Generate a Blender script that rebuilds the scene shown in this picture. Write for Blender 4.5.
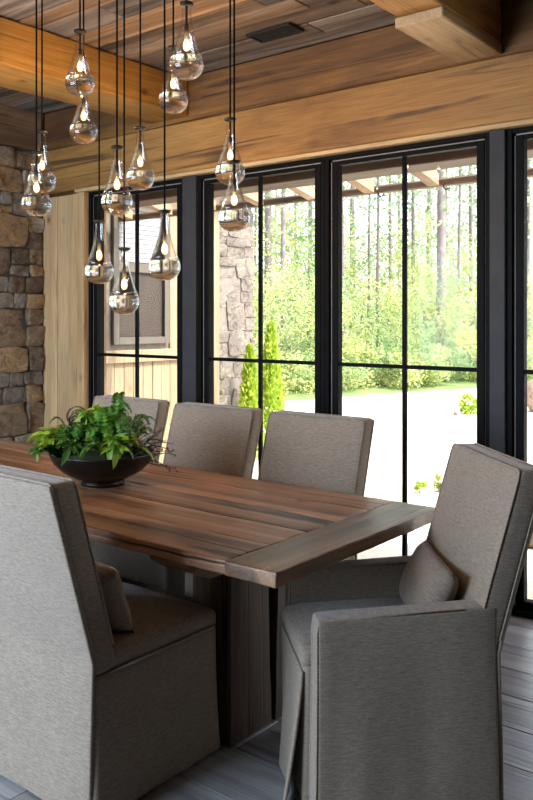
import bpy, bmesh, math, random
from mathutils import Vector, Matrix, noise
R = random.Random(7)
for o in list(bpy.data.objects): bpy.data.objects.remove(o)
scene = bpy.context.scene
COL = scene.collection

# ------------------------------------------------------------------ camera
FPX, CX, HY, CAMH = 815.0, 266.5, 319.0, 1.5        # focal length / principal column / horizon row, in a 533x800 frame
TH = math.radians(38.5)
cam = bpy.data.cameras.new('camera'); camo = bpy.data.objects.new('camera', cam); COL.objects.link(camo)
camo.location = (0, 0, CAMH); camo.rotation_euler = (math.pi/2, 0, TH)
cam.lens = FPX/800*36; cam.sensor_width = 36; cam.sensor_fit = 'AUTO'
cam.shift_y = -(400-HY)/800; cam.clip_start = .05; cam.clip_end = 300
scene.camera = camo
FW = Vector((-math.sin(TH), math.cos(TH), 0)); RT = Vector((math.cos(TH), math.sin(TH), 0))

def ray(px, py):
    return FW + RT*((px-CX)/FPX) + Vector((0, 0, (HY-py)/FPX))
def at_d(px, py, d): return Vector((0, 0, CAMH)) + ray(px, py)*d
def at_z(px, py, z):
    r = ray(px, py); return at_d(px, py, (z-CAMH)/r.z)
def at_y(px, py, y):
    r = ray(px, py); return at_d(px, py, y/r.y)
def at_x(px, py, x):
    r = ray(px, py); return at_d(px, py, x/r.x)

# ------------------------------------------------------------------ world, sun, daylight, exposure
w = bpy.data.worlds.new('sky'); scene.world = w; w.use_nodes = True
nt = w.node_tree; bg = nt.nodes['Background']
sky = nt.nodes.new('ShaderNodeTexSky'); sky.sky_type = 'NISHITA'; sky.sun_disc = False
sky.sun_elevation = math.radians(52); sky.sun_rotation = math.radians(80); sky.dust_density = 3.0; sky.air_density = 1.0
hs = nt.nodes.new('ShaderNodeHueSaturation'); hs.inputs['Saturation'].default_value = .45
nt.links.new(sky.outputs[0], hs.inputs['Color']); nt.links.new(hs.outputs[0], bg.inputs[0]); bg.inputs[1].default_value = .8
sun = bpy.data.lights.new('sun', 'SUN'); sun.energy = 8; sun.angle = math.radians(.6); sun.color = (1, .94, .84)
suno = bpy.data.objects.new('sun', sun); COL.objects.link(suno)
suno.rotation_euler = Vector((-1, -.12, -1.25)).to_track_quat('-Z', 'Y').to_euler()
# daylight entering by the window opening in the wall behind the camera
dl = bpy.data.lights.new('back_window_daylight', 'AREA'); dl.shape = 'RECTANGLE'; dl.size = 2.8; dl.size_y = 1.5
dl.energy = 310; dl.color = (.60, .78, 1.0)
dlo = bpy.data.objects.new('back_window_daylight', dl); COL.objects.link(dlo)
dlo.location = (-3.6, -1.3, 1.65); dlo.rotation_euler = Vector((0, 1, -.02)).to_track_quat('-Z', 'Y').to_euler()
vs = scene.view_settings; vs.view_transform = 'Standard'; vs.look = 'None'; vs.gamma = 1; vs.use_curve_mapping = False
vs.exposure = 0.0

# ------------------------------------------------------------------ materials
def newmat(name):
    m = bpy.data.materials.new(name); m.use_nodes = True
    nt = m.node_tree; b = nt.nodes['Principled BSDF']
    return m, nt, b
def N(nt, t, **kw):
    n = nt.nodes.new(t)
    for k, v in kw.items(): setattr(n, k, v)
    return n
def coords(nt, scale, rnd=True):
    tc = N(nt, 'ShaderNodeTexCoord'); src = tc.outputs['Object']
    if rnd:
        oi = N(nt, 'ShaderNodeObjectInfo'); ml = N(nt, 'ShaderNodeMath', operation='MULTIPLY'); ml.inputs[1].default_value = 61
        nt.links.new(oi.outputs['Random'], ml.inputs[0])
        ad = N(nt, 'ShaderNodeVectorMath', operation='ADD'); nt.links.new(src, ad.inputs[0]); nt.links.new(ml.outputs[0], ad.inputs[1]); src = ad.outputs[0]
    mp = N(nt, 'ShaderNodeMapping'); mp.inputs['Scale'].default_value = scale; nt.links.new(src, mp.inputs[0])
    return mp.outputs[0]
def ramp(nt, fac, stops):
    r = N(nt, 'ShaderNodeValToRGB'); e = r.color_ramp.elements
    while len(e) > len(stops): e.remove(e[-1])
    while len(e) < len(stops): e.new(.5)
    for el, (p, c) in zip(e, stops): el.position = p; el.color = (*c, 1)
    nt.links.new(fac, r.inputs[0]); return r.outputs[0]
def noise_tex(nt, vec, scale, detail=6, rough=.6, dist=0):
    n = N(nt, 'ShaderNodeTexNoise'); n.inputs['Scale'].default_value = scale; n.inputs['Detail'].default_value = detail
    n.inputs['Roughness'].default_value = rough; n.inputs['Distortion'].default_value = dist
    nt.links.new(vec, n.inputs['Vector']); return n.outputs['Fac']
def mixc(nt, a, b, fac, mode='MIX'):
    m = N(nt, 'ShaderNodeMix', data_type='RGBA', blend_type=mode)
    if hasattr(fac, 'links'): nt.links.new(fac, m.inputs[0])
    else: m.inputs[0].default_value = fac
    for s, v in ((m.inputs[6], a), (m.inputs[7], b)):
        if hasattr(v, 'links'): nt.links.new(v, s)
        else: s.default_value = (*v, 1)
    return m.outputs[2]
def bump(nt, b, h, strength, dist=.01):
    n = N(nt, 'ShaderNodeBump'); n.inputs['Strength'].default_value = strength; n.inputs['Distance'].default_value = dist
    nt.links.new(h, n.inputs['Height']); nt.links.new(n.outputs[0], b.inputs['Normal'])

def wood(name, dark, mid, light, axis, rough=.6, vary=.35, grain=1.0, cracks=.5, bmp=.5, knots=.6, patch=.6, soft=1.0):
    """sawn timber: broad figure, fine pores, thin dark checks along the grain, knots, wear patches"""
    m, nt, b = newmat(name); ai = 'xyz'.index(axis)
    def vec(along): s = [1, 1, 1]; s[ai] = along; return coords(nt, s)
    v = vec(.04)
    n1 = noise_tex(nt, v, 8*grain, 10, .7, .7)
    n2 = noise_tex(nt, vec(.03), 150*grain, 3, .6)
    n3 = noise_tex(nt, vec(.35), 2.8, 4, .55, .5)
    c = ramp(nt, n1, [(.5-.17*soft, dark), (.5, mid), (.5+.17*soft, light)])
    c = mixc(nt, c, ramp(nt, n2, [(.40, (.5, .47, .45)), (.5, (1, 1, 1))]), .45, 'MULTIPLY')
    c = mixc(nt, c, ramp(nt, n3, [(.32, (.48, .38, .28)), (.5, (.96, .94, .9)), (.68, (1.32, 1.3, 1.26))]), patch, 'MULTIPLY')
    # checks: thin contour lines of a strongly stretched noise, only where a mask allows
    n4 = noise_tex(nt, vec(.035), 6*grain, 2, .45, .7)
    ck = ramp(nt, n4, [(.478, (1, 1, 1)), (.494, (.10, .07, .05)), (.504, (.10, .07, .05)), (.52, (1, 1, 1))])
    n5 = noise_tex(nt, vec(.4), 3.1, 3, .5)
    mk = ramp(nt, n5, [(.46, (0, 0, 0)), (.56, (1, 1, 1))])
    ml = N(nt, 'ShaderNodeMath', operation='MULTIPLY'); ml.inputs[1].default_value = cracks; nt.links.new(mk, ml.inputs[0])
    c = mixc(nt, c, ck, ml.outputs[0], 'MULTIPLY')
    # knots
    vo = N(nt, 'ShaderNodeTexVoronoi'); vo.inputs['Scale'].default_value = 3.2; nt.links.new(vec(.75), vo.inputs['Vector'])
    wob = N(nt, 'ShaderNodeMath', operation='MULTIPLY_ADD'); wob.inputs[1].default_value = .10; nt.links.new(n1, wob.inputs[0]); nt.links.new(vo.outputs['Distance'], wob.inputs[2])
    kn = ramp(nt, wob.outputs[0], [(.085, (.10, .055, .03)), (.105, (.45, .33, .24)), (.17, (1, 1, 1))])
    c = mixc(nt, c, kn, knots, 'MULTIPLY')
    oi = N(nt, 'ShaderNodeObjectInfo'); hsv = N(nt, 'ShaderNodeHueSaturation')
    mr = N(nt, 'ShaderNodeMapRange'); mr.inputs['To Min'].default_value = 1-vary; mr.inputs['To Max'].default_value = 1+vary
    nt.links.new(oi.outputs['Random'], mr.inputs[0]); nt.links.new(mr.outputs[0], hsv.inputs['Value'])
    wn = N(nt, 'ShaderNodeTexWhiteNoise', noise_dimensions='1D'); nt.links.new(oi.outputs['Random'], wn.inputs['W'])
    ms = N(nt, 'ShaderNodeMapRange'); ms.inputs['To Min'].default_value = 1-vary*.7; ms.inputs['To Max'].default_value = 1+vary*.25
    nt.links.new(wn.outputs['Value'], ms.inputs[0]); nt.links.new(ms.outputs[0], hsv.inputs['Saturation'])
    nt.links.new(c, hsv.inputs['Color']); nt.links.new(hsv.outputs[0], b.inputs['Base Color'])
    b.inputs['Roughness'].default_value = rough
    h = mixc(nt, n2, n1, .5); h = mixc(nt, h, ck, .4)
    bump(nt, b, h, bmp, .005)
    return m
def fabric(name, dark, light, rough=.9):
    m, nt, b = newmat(name)
    v = coords(nt, (40, 40, 300), False)
    n1 = noise_tex(nt, v, 1.0, 4, .75, .05)
    v2 = coords(nt, (420, 420, 420), False)
    n2 = noise_tex(nt, v2, 1.0, 2, .5)
    v3 = coords(nt, (2.2, 2.2, 2.2), False)
    n3 = noise_tex(nt, v3, 1.0, 3, .5)
    c = ramp(nt, n1, [(.34, dark), (.66, light)])
    c = mixc(nt, c, ramp(nt, n2, [(.3, (.72, .72, .72)), (.7, (1.12, 1.12, 1.12))]), .8, 'MULTIPLY')
    c = mixc(nt, c, ramp(nt, n3, [(.3, (.92, .92, .92)), (.7, (1.05, 1.05, 1.05))]), 1, 'MULTIPLY')
    nt.links.new(c, b.inputs['Base Color']); b.inputs['Roughness'].default_value = rough
    b.inputs['Sheen Weight'].default_value = .25; b.inputs['Specular IOR Level'].default_value = .2
    bump(nt, b, mixc(nt, n1, n2, .5), .25, .002)
    return m
def stone(name, cols, rough=.85, scale=6):
    m, nt, b = newmat(name)
    oi = N(nt, 'ShaderNodeObjectInfo')
    base = ramp(nt, oi.outputs['Random'], [((i+.0)/len(cols), c) for i, c in enumerate(cols)])
    base.node.color_ramp.interpolation = 'CONSTANT'
    v = coords(nt, (1, 1, 1.4))
    n1 = noise_tex(nt, v, scale*1.8, 10, .72, 1.2); n2 = noise_tex(nt, v, scale*9, 6, .7)
    c = mixc(nt, base, ramp(nt, n1, [(.36, (.28, .25, .23)), (.48, (.85, .82, .78)), (.56, (1.05, 1.0, .95)), (.68, (1.9, 1.8, 1.65))]), .85, 'MULTIPLY')
    c = mixc(nt, c, ramp(nt, n2, [(.3, (.6, .6, .6)), (.6, (1.1, 1.1, 1.1))]), .6, 'MULTIPLY')
    nt.links.new(c, b.inputs['Base Color']); b.inputs['Roughness'].default_value = rough
    bump(nt, b, mixc(nt, n1, n2, .4), 1.0, .03)
    return m
def plain(name, col, rough=.5, metal=0, var=.12, scale=12, bmp=.1, spec=.5):
    m, nt, b = newmat(name)
    v = coords(nt, (1, 1, 1)); n = noise_tex(nt, v, scale, 4)
    c = ramp(nt, n, [(.3, tuple(x*(1-var) for x in col)), (.7, tuple(min(1, x*(1+var)) for x in col))])
    nt.links.new(c, b.inputs['Base Color']); b.inputs['Roughness'].default_value = rough; b.inputs['Metallic'].default_value = metal
    b.inputs['Specular IOR Level'].default_value = spec
    if bmp: bump(nt, b, n, bmp, .003)
    return m
def leafmat(name, dark, light, trans=.35, rough=.5):
    m, nt, b = newmat(name)
    oi = N(nt, 'ShaderNodeObjectInfo'); v = coords(nt, (1, 1, 1)); n = noise_tex(nt, v, 3, 4)
    g = N(nt, 'ShaderNodeNewGeometry')
    f = N(nt, 'ShaderNodeMath', operation='ADD'); f.use_clamp = True
    h = N(nt, 'ShaderNodeMath', operation='MULTIPLY_ADD'); h.inputs[1].default_value = .7; h.inputs[2].default_value = -.35
    nt.links.new(g.outputs['Random Per Island'], h.inputs[0]); nt.links.new(h.outputs[0], f.inputs[0]); nt.links.new(n, f.inputs[1])
    c = ramp(nt, f.outputs[0], [(.15, dark), (.85, light)])
    nt.links.new(c, b.inputs['Base Color']); b.inputs['Roughness'].default_value = rough
    tr = N(nt, 'ShaderNodeBsdfTranslucent'); nt.links.new(c, tr.inputs['Color'])
    mx = N(nt, 'ShaderNodeMixShader'); mx.inputs[0].default_value = trans
    nt.links.new(b.outputs[0], mx.inputs[1]); nt.links.new(tr.outputs[0], mx.inputs[2])
    nt.links.new(mx.outputs[0], nt.nodes['Material Output'].inputs[0])
    return m
def thin_glass(name, tint=(1, 1, 1), boost=1.0, expo=5):
    m, nt, b = newmat(name); nt.nodes.remove(b)
    t = N(nt, 'ShaderNodeBsdfTransparent'); t.inputs[0].default_value = (*tint, 1)
    g = N(nt, 'ShaderNodeBsdfGlossy'); g.inputs['Roughness'].default_value = .02
    f = N(nt, 'ShaderNodeLayerWeight'); f.inputs[0].default_value = .5          # Schlick reflectance of a thin pane, same from both sides
    pw = N(nt, 'ShaderNodeMath', operation='POWER'); pw.inputs[1].default_value = expo; nt.links.new(f.outputs['Facing'], pw.inputs[0])
    k = N(nt, 'ShaderNodeMath', operation='MULTIPLY_ADD'); k.use_clamp = True; k.inputs[1].default_value = boost; k.inputs[2].default_value = .04*boost; nt.links.new(pw.outputs[0], k.inputs[0])
    mx = N(nt, 'ShaderNodeMixShader'); nt.links.new(k.outputs[0], mx.inputs[0]); nt.links.new(t.outputs[0], mx.inputs[1]); nt.links.new(g.outputs[0], mx.inputs[2])
    nt.links.new(mx.outputs[0], nt.nodes['Material Output'].inputs[0]); return m

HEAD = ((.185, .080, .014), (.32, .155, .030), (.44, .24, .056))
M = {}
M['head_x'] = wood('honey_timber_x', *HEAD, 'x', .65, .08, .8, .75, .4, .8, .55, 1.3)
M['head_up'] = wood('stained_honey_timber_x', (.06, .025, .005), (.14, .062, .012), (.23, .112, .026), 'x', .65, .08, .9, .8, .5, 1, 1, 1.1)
M['uplit_pale_x'] = wood('uplit_pale_trim_x', (.34, .22, .10), (.46, .31, .15), (.56, .40, .21), 'x', .65, .08, .8, .4, .3, .4, .4, 1.2)  # pale wood, lightened further to carry the light from below
M['pale_y'] = wood('pale_trim_y', (.36, .24, .12), (.48, .33, .17), (.58, .43, .25), 'y', .65, .08, .8, .5, .3, .5, .5, 1.2)
M['head_y'] = wood('honey_timber_y', *HEAD, 'y', .65, .08, .8, .75, .5, .8, .6, 1.2)
M['head_z'] = wood('honey_boards_z', (.33, .20, .085), (.45, .285, .125), (.54, .365, .175), 'z', .65, .10, .8, .6, .3, .7, .35, 1.3)
M['ceil'] = wood('reclaimed_ceiling_boards', (.06, .035, .018), (.19, .108, .052), (.40, .245, .125), 'x', .8, .5, 1.0, .9, .7, .8, .8)
M['floor'] = wood('grey_floorboards', (.17, .17, .178), (.28, .278, .288), (.42, .418, .43), 'x', .28, .16, .8, .7, .35, .5, .5)
M['floor'].node_tree.nodes['Principled BSDF'].inputs['Specular IOR Level'].default_value = 1.0
M['table_x'] = wood('table_planks_x', (.10, .036, .012), (.37, .15, .052), (.60, .32, .14), 'x', .36, .22, .8, 1, .6, .9, .85)
M['table_y'] = wood('table_planks_y', (.08, .042, .022), (.23, .12, .062), (.42, .265, .155), 'y', .34, .10, .8, 1, .6, .9, .8)
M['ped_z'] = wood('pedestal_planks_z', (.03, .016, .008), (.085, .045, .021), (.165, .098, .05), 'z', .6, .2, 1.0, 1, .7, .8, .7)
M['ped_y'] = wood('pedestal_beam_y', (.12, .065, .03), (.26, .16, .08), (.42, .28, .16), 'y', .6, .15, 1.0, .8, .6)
M['siding'] = wood('cream_siding_z', (.22, .16, .095), (.265, .20, .12), (.31, .24, .15), 'z', .7, .06, .6, .2, .2, .4, .2)
M['porch_x'] = wood('porch_timber_x', (.07, .042, .025), (.115, .072, .043), (.17, .11, .07), 'x', .7, .1, .7, .4, .3)
M['porch_y'] = wood('porch_timber_y', (.30, .18, .10), (.42, .27, .16), (.52, .36, .23), 'y', .7, .1, .7, .3, .3)
M['unlit_y'] = wood('unlit_brown_timber_y', (.05, .03, .016), (.12, .07, .035), (.2, .125, .065), 'y', .75, .1, .8, .5)  # brown deepened in the colour because this timber is unlit
M['ceil_grey'] = wood('grey_weathered_ceiling_boards', (.04, .033, .028), (.12, .10, .085), (.24, .20, .17), 'x', .85, .4, 1.0, .6, .7)
M['fabric'] = fabric('taupe_linen', (.205, .156, .115), (.355, .28, .213))
M['piping'] = fabric('taupe_linen_piping', (.22, .168, .124), (.36, .285, .217))
M['black'] = plain('black_window_paint', (.005, .0052, .0054), .6, 0, .2, 8, .05, .06)
M['post'] = plain('charcoal_post_paint', (.040, .041, .043), .55, 0, .12, 8, .05, .12)
M['strip'] = plain('pale_reflection_strip', (.22, .19, .16), .5)
M['iron'] = plain('black_iron', (.012, .011, .010), .45, .6, .2)
M['cord'] = plain('black_cord', (.004, .004, .0035), 1, spec=.05)
M['glass'] = thin_glass('window_glass', (1, 1, 1), .1)
M['shade'] = thin_glass('pendant_glass', (1, .995, .99), .9, 3.2)
m, nt, b = newmat('solid_pendant_glass'); b.inputs['Transmission Weight'].default_value = 1; b.inputs['Roughness'].default_value = 0
b.inputs['IOR'].default_value = 1.46; b.inputs['Base Color'].default_value = (1, .99, .97, 1); M['base'] = m
tp = N(nt, 'ShaderNodeBsdfTransparent'); mx = N(nt, 'ShaderNodeMixShader'); mx.inputs[0].default_value = .2
nt.links.new(b.outputs[0], mx.inputs[1]); nt.links.new(tp.outputs[0], mx.inputs[2]); nt.links.new(mx.outputs[0], nt.nodes['Material Output'].inputs[0])
m, nt, b = newmat('lit_bulb'); nt.nodes.remove(b)
em = N(nt, 'ShaderNodeEmission'); em.inputs[0].default_value = (1, .55, .22, 1); em.inputs[1].default_value = 2.5
tp = N(nt, 'ShaderNodeBsdfTransparent'); ad = N(nt, 'ShaderNodeAddShader')
nt.links.new(em.outputs[0], ad.inputs[0]); nt.links.new(tp.outputs[0], ad.inputs[1]); nt.links.new(ad.outputs[0], nt.nodes['Material Output'].inputs[0]); M['bulb'] = m
M['bowl'] = plain('dark_bronze_bowl', (.030, .025, .022), .28, .55, .25, 9, .15)
M['moss'] = plain('dark_moss', (.05, .06, .02), .95, 0, .5, 40, .8)
M['leaf_dark'] = leafmat('deep_green_leaf', (.03, .10, .015), (.10, .27, .03), .3)
M['leaf_lime'] = leafmat('lime_green_leaf', (.18, .36, .02), (.46, .60, .06), .4)
M['leaf_fern'] = leafmat('fern_green_leaf', (.07, .21, .02), (.20, .42, .05), .35)
M['twig'] = plain('curly_brown_twig', (.10, .062, .04), .8)
M['cypress'] = leafmat('yellow_green_cypress', (.24, .38, .03), (.56, .68, .09), .45, .7)
M['tree_a'] = leafmat('glare_paled_leaves', (.33, .41, .13), (.70, .69, .33), .5, .7)  # woodland leaf colours, through the pine needles, are paled for outdoor glare
M['tree_b'] = leafmat('glare_paled_green_leaves', (.17, .29, .11), (.43, .53, .26), .5, .7)
M['pine'] = leafmat('glare_paled_needles', (.22, .31, .18), (.44, .53, .35), .45, .8)
M['bark'] = plain('grey_pine_bark', (.19, .165, .16), .95, 0, .3, 5, .5)
M['ground'] = plain('pale_sunlit_gravel', (.62, .59, .50), .95, 0, .1, 3, .2)
M['forest'] = plain('forest_floor_green', (.13, .19, .06), 1, 0, .4, 1.5, .5)
M['mortar'] = plain('dark_mortar', (.055, .045, .036), .95, 0, .3, 14, .5)
M['mortar_pale'] = plain('pale_mortar', (.16, .14, .12), .95, 0, .2, 14, .5)
M['stone'] = stone('brown_grey_fieldstone', [(.21, .155, .10), (.17, .15, .125), (.32, .27, .21), (.11, .085, .06), (.29, .20, .11), (.22, .195, .17), (.14, .105, .075)])
M['stone_pale'] = stone('pale_column_stone', [(.17, .15, .13), (.19, .17, .15), (.16, .14, .125), (.205, .18, .155)], .9, 4)
M['boulder'] = stone('terracotta_boulder', [(.36, .25, .19), (.40, .29, .22), (.33, .24, .19)], .9, 3)
M['plaster'] = plain('brown_limewash', (.13, .105, .08), .9, 0, .06, 4, .1)
M['greige'] = plain('taupe_window_paint', (.085, .072, .056), .6)
M['pane_dark'] = plain('dark_pane_backing', (.035, .025, .018), .8)
M['blind'] = plain('white_blind_slat', (.24, .24, .255), .6)
M['vent'] = plain('black_vent_metal', (.008, .008, .008), .6, .3)
M['white'] = plain('white_ceramic', (.75, .75, .75), .35)

# ------------------------------------------------------------------ mesh helpers
def mesh_data(name, vs, fs, mat, smooth=False):
    me = bpy.data.meshes.new(name); me.from_pydata([tuple(v) for v in vs], [], fs)
    bm = bmesh.new(); bm.from_mesh(me); bmesh.ops.recalc_face_normals(bm, faces=bm.faces); bm.to_mesh(me); bm.free()
    if smooth: me.polygons.foreach_set('use_smooth', [True]*len(me.polygons))
    if mat: me.materials.append(M[mat] if isinstance(mat, str) else mat)
    return me
def add(name, me, parent=None, loc=(0, 0, 0), rot=(0, 0, 0)):
    o = bpy.data.objects.new(name, me); COL.objects.link(o); o.location = loc; o.rotation_euler = rot
    if parent: o.parent = parent
    return o
def mobj(name, vs, fs, mat, parent=None, smooth=False, loc=(0, 0, 0), rot=(0, 0, 0)):
    return add(name, mesh_data(name, vs, fs, mat, smooth), parent, loc, rot)
def tag(o, label=None, cat=None, group=None, kind=None):
    if label: o['label'] = label
    if cat: o['category'] = cat
    if group: o['group'] = group
    if kind: o['kind'] = kind
    return o
def empty(name, loc=(0, 0, 0), rz=0, **kw):
    o = bpy.data.objects.new(name, None); COL.objects.link(o); o.location = loc; o.rotation_euler = (0, 0, rz); o.empty_display_size = .1
    return tag(o, **kw)
def copy_tree(o, parent=None):
    c = o.copy(); COL.objects.link(c); c.parent = parent
    for ch in list(o.children): copy_tree(ch, c)
    return c
def box_vf(hx, hy, hz):
    vs = [(x*hx, y*hy, z*hz) for x in (-1, 1) for y in (-1, 1) for z in (-1, 1)]
    return vs, [(0, 1, 3, 2), (4, 6, 7, 5), (0, 4, 5, 1), (2, 3, 7, 6), (0, 2, 6, 4), (1, 5, 7, 3)]
def box_me(name, sx, sy, sz, mat, bev=0.004):
    bm = bmesh.new(); bmesh.ops.create_cube(bm, size=1)
    for v in bm.verts: v.co = Vector((v.co.x*sx, v.co.y*sy, v.co.z*sz))
    if bev: bmesh.ops.bevel(bm, geom=bm.edges[:], offset=min(bev, sx*.3, sy*.3, sz*.3), segments=1, affect='EDGES')
    me = bpy.data.meshes.new(name); bm.to_mesh(me); bm.free(); me.materials.append(M[mat]); return me
def box(name, x0, x1, y0, y1, z0, z1, mat, parent=None, bev=.004):
    """box from world (or parent-local) bounds, origin at its centre"""
    return add(name, box_me(name, abs(x1-x0), abs(y1-y0), abs(z1-z0), mat, bev), parent, ((x0+x1)/2, (y0+y1)/2, (z0+z1)/2))
def lines(h, r, n):
    """grid lines along one axis of a rounded box of half size h"""
    if r >= h: r = h*.98
    inner = h-r; out = [-h, -inner-r*.45, -inner]
    for i in range(1, n): out.append(-inner+2*inner*i/n)
    return out+[inner, inner+r*.45, h]
def soft_vf(hx, hy, hz, r, n=(4, 4, 4), fn=None):
    ax = (lines(hx, r, n[0]), lines(hy, r, n[1]), lines(hz, r, n[2])); H = (hx, hy, hz); idx = {}; vs = []; fs = []
    def vert(i, j, k):
        key = (i, j, k)
        if key not in idx:
            p = Vector((ax[0][i], ax[1][j], ax[2][k])); q = Vector([max(-max(h-r, 0), min(max(h-r, 0), c)) for c, h in zip(p, H)])
            dlt = p-q
            # push the cube surface onto the rounded box
            if dlt.length > 1e-9: p = q + dlt.normalized()*min(r, max(abs(dlt.x), abs(dlt.y), abs(dlt.z)))
            if fn: p = Vector(fn(p))
            idx[key] = len(vs); vs.append(p)
        return idx[key]
    n0, n1, n2 = (len(a)-1 for a in ax)
    for i in range(n0):
        for j in range(n1):
            fs.append((vert(i, j, 0), vert(i, j+1, 0), vert(i+1, j+1, 0), vert(i+1, j, 0))); fs.append((vert(i, j, n2), vert(i+1, j, n2), vert(i+1, j+1, n2), vert(i, j+1, n2)))
    for i in range(n0):
        for k in range(n2):
            fs.append((vert(i, 0, k), vert(i+1, 0, k), vert(i+1, 0, k+1), vert(i, 0, k+1))); fs.append((vert(i, n1, k), vert(i, n1, k+1), vert(i+1, n1, k+1), vert(i+1, n1, k)))
    for j in range(n1):
        for k in range(n2):
            fs.append((vert(0, j, k), vert(0, j, k+1), vert(0, j+1, k+1), vert(0, j+1, k))); fs.append((vert(n0, j, k), vert(n0, j+1, k), vert(n0, j+1, k+1), vert(n0, j, k+1)))
    return vs, fs
def soft(name, c, h, r, mat, parent=None, n=(4, 4, 4), fn=None, loc=(0, 0, 0), rot=(0, 0, 0)):
    c = Vector(c); vs, fs = soft_vf(*h, r, n, (lambda p: fn(p+c)) if fn else (lambda p: p+c))
    return mobj(name, vs, fs, mat, parent, True, loc, rot)
def tube_vf(pts, rad, seg=8, cap=True):
    pts = [Vector(p) for p in pts]; vs = []; fs = []
    rads = rad if isinstance(rad, (list, tuple)) else [rad]*len(pts)
    up = None
    for i, p in enumerate(pts):
        t = (pts[min(i+1, len(pts)-1)]-pts[max(i-1, 0)]).normalized()
        if up is None: up = Vector((0, 0, 1)) if abs(t.z) < .9 else Vector((1, 0, 0))
        a = t.cross(up).normalized(); bb = a.cross(t).normalized(); up = bb
        for k in range(seg):
            an = 2*math.pi*k/seg; vs.append(p+(a*math.cos(an)+bb*math.sin(an))*rads[i])
    for i in range(len(pts)-1):
        for k in range(seg):
            k2 = (k+1) % seg; fs.append((i*seg+k, i*seg+k2, (i+1)*seg+k2, (i+1)*seg+k))
    if cap: fs.append(tuple(range(seg))[::-1]); fs.append(tuple((len(pts)-1)*seg+k for k in range(seg)))
    return vs, fs
def tube(name, pts, rad, mat, parent=None, seg=8, loc=(0, 0, 0)):
    vs, fs = tube_vf(pts, rad, seg); return mobj(name, vs, fs, mat, parent, True, loc)
def lathe_vf(prof, seg=24, closed=False):
    vs = []; fs = []; rings = []
    for r, z in prof:
        if r < 1e-6: rings.append([len(vs)]); vs.append(Vector((0, 0, z)))
        else:
            rings.append(list(range(len(vs), len(vs)+seg)))
            for k in range(seg): a = 2*math.pi*k/seg; vs.append(Vector((r*math.cos(a), r*math.sin(a), z)))
    for A, B in zip(rings, rings[1:]):
        for k in range(seg):
            k2 = (k+1) % seg
            if len(A) == 1: fs.append((A[0], B[k], B[k2]))
            elif len(B) == 1: fs.append((A[k], A[k2], B[0]))
            else: fs.append((A[k], A[k2], B[k2], B[k]))
    return vs, fs
def nz(p, s, seed=0): return noise.noise(Vector((p[0]*s+seed*13.7, p[1]*s-seed*7.1, p[2]*s+seed*3.3)))

# ================================================================== ROOM SHELL
XL, XR, YB, YW, ZC = -5.5, 3.0, -1.2, 4.02, 3.15
ZH = 2.473
floor = tag(box('floor', XL-.2, XR+.2, YB-.2, YW+.25, -.14, -.022, 'mortar', bev=0), kind='structure')
def child_of(o, p):
    o.parent = p; o.location = Vector(o.location)-Vector(p.location); return o
y = 2.655-.245*20; r = random.Random(3); k = 0
while y < YW+.1:
    x = XL - r.uniform(0, 1.2)
    while x < XR:
        ln = r.uniform(1.6, 2.6); x1 = min(x+ln, XR); x0 = max(x, XL)
        yy0 = max(y, YB); yy1 = min(y+.245, YW+.13)
        if yy1-yy0 > .03 and x1-x0 > .05:
            child_of(box('plank', x0+.0015, x1-.0015, yy0+.002, yy1-.002, -.024, r.uniform(-.001, .0), 'floor', bev=.0012), floor)
        x += ln
    y += .245
# ceiling: slab and reclaimed boards running along the window wall
ceiling = tag(box('ceiling', XL-.2, XR+.2, YB-.2, YW+.28, ZC+.025, ZC+.25, 'mortar', bev=0), kind='structure')
r = random.Random(11); y = YB
while y < YW:
    wd = r.choice([.14, .18, .21, .25]); y1 = min(y+wd, YW); x = XL-r.uniform(0, 1.5)
    while x < XR:
        ln = r.uniform(.9, 2.6); x0 = max(x, XL); x1 = min(x+ln, XR)
        if x1-x0 > .05 and y1-y > .03:
            child_of(box('plank', x0+.002, x1-.002, y+.003, y1-.003, ZC-r.uniform(0, .012), ZC+.026, 'ceil_grey' if (r.random() < .3 or y > YW-.5) else 'ceil', bev=.004), ceiling)
        x += ln
    y = y1
# unseen walls: right wall, back wall around its window opening
tag(box('wall_right', XR, XR+.2, YB-.2, YW+.2, 0, ZC+.02, 'plaster', bev=0), kind='structure')
wb = tag(empty('wall_back', (0, YB-.1, 0)), kind='structure')
for (a, b_, z0, z1) in ((XL-.2, -5.05, 0, ZC+.02), (-2.15, XR+.2, 0, ZC+.02), (-5.05, -2.15, 0, .85), (-5.05, -2.15, 2.45, ZC+.02)):
    child_of(box('wall_section', a, b_, YB-.2, YB, z0, z1, 'plaster', bev=0), wb)

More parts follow.
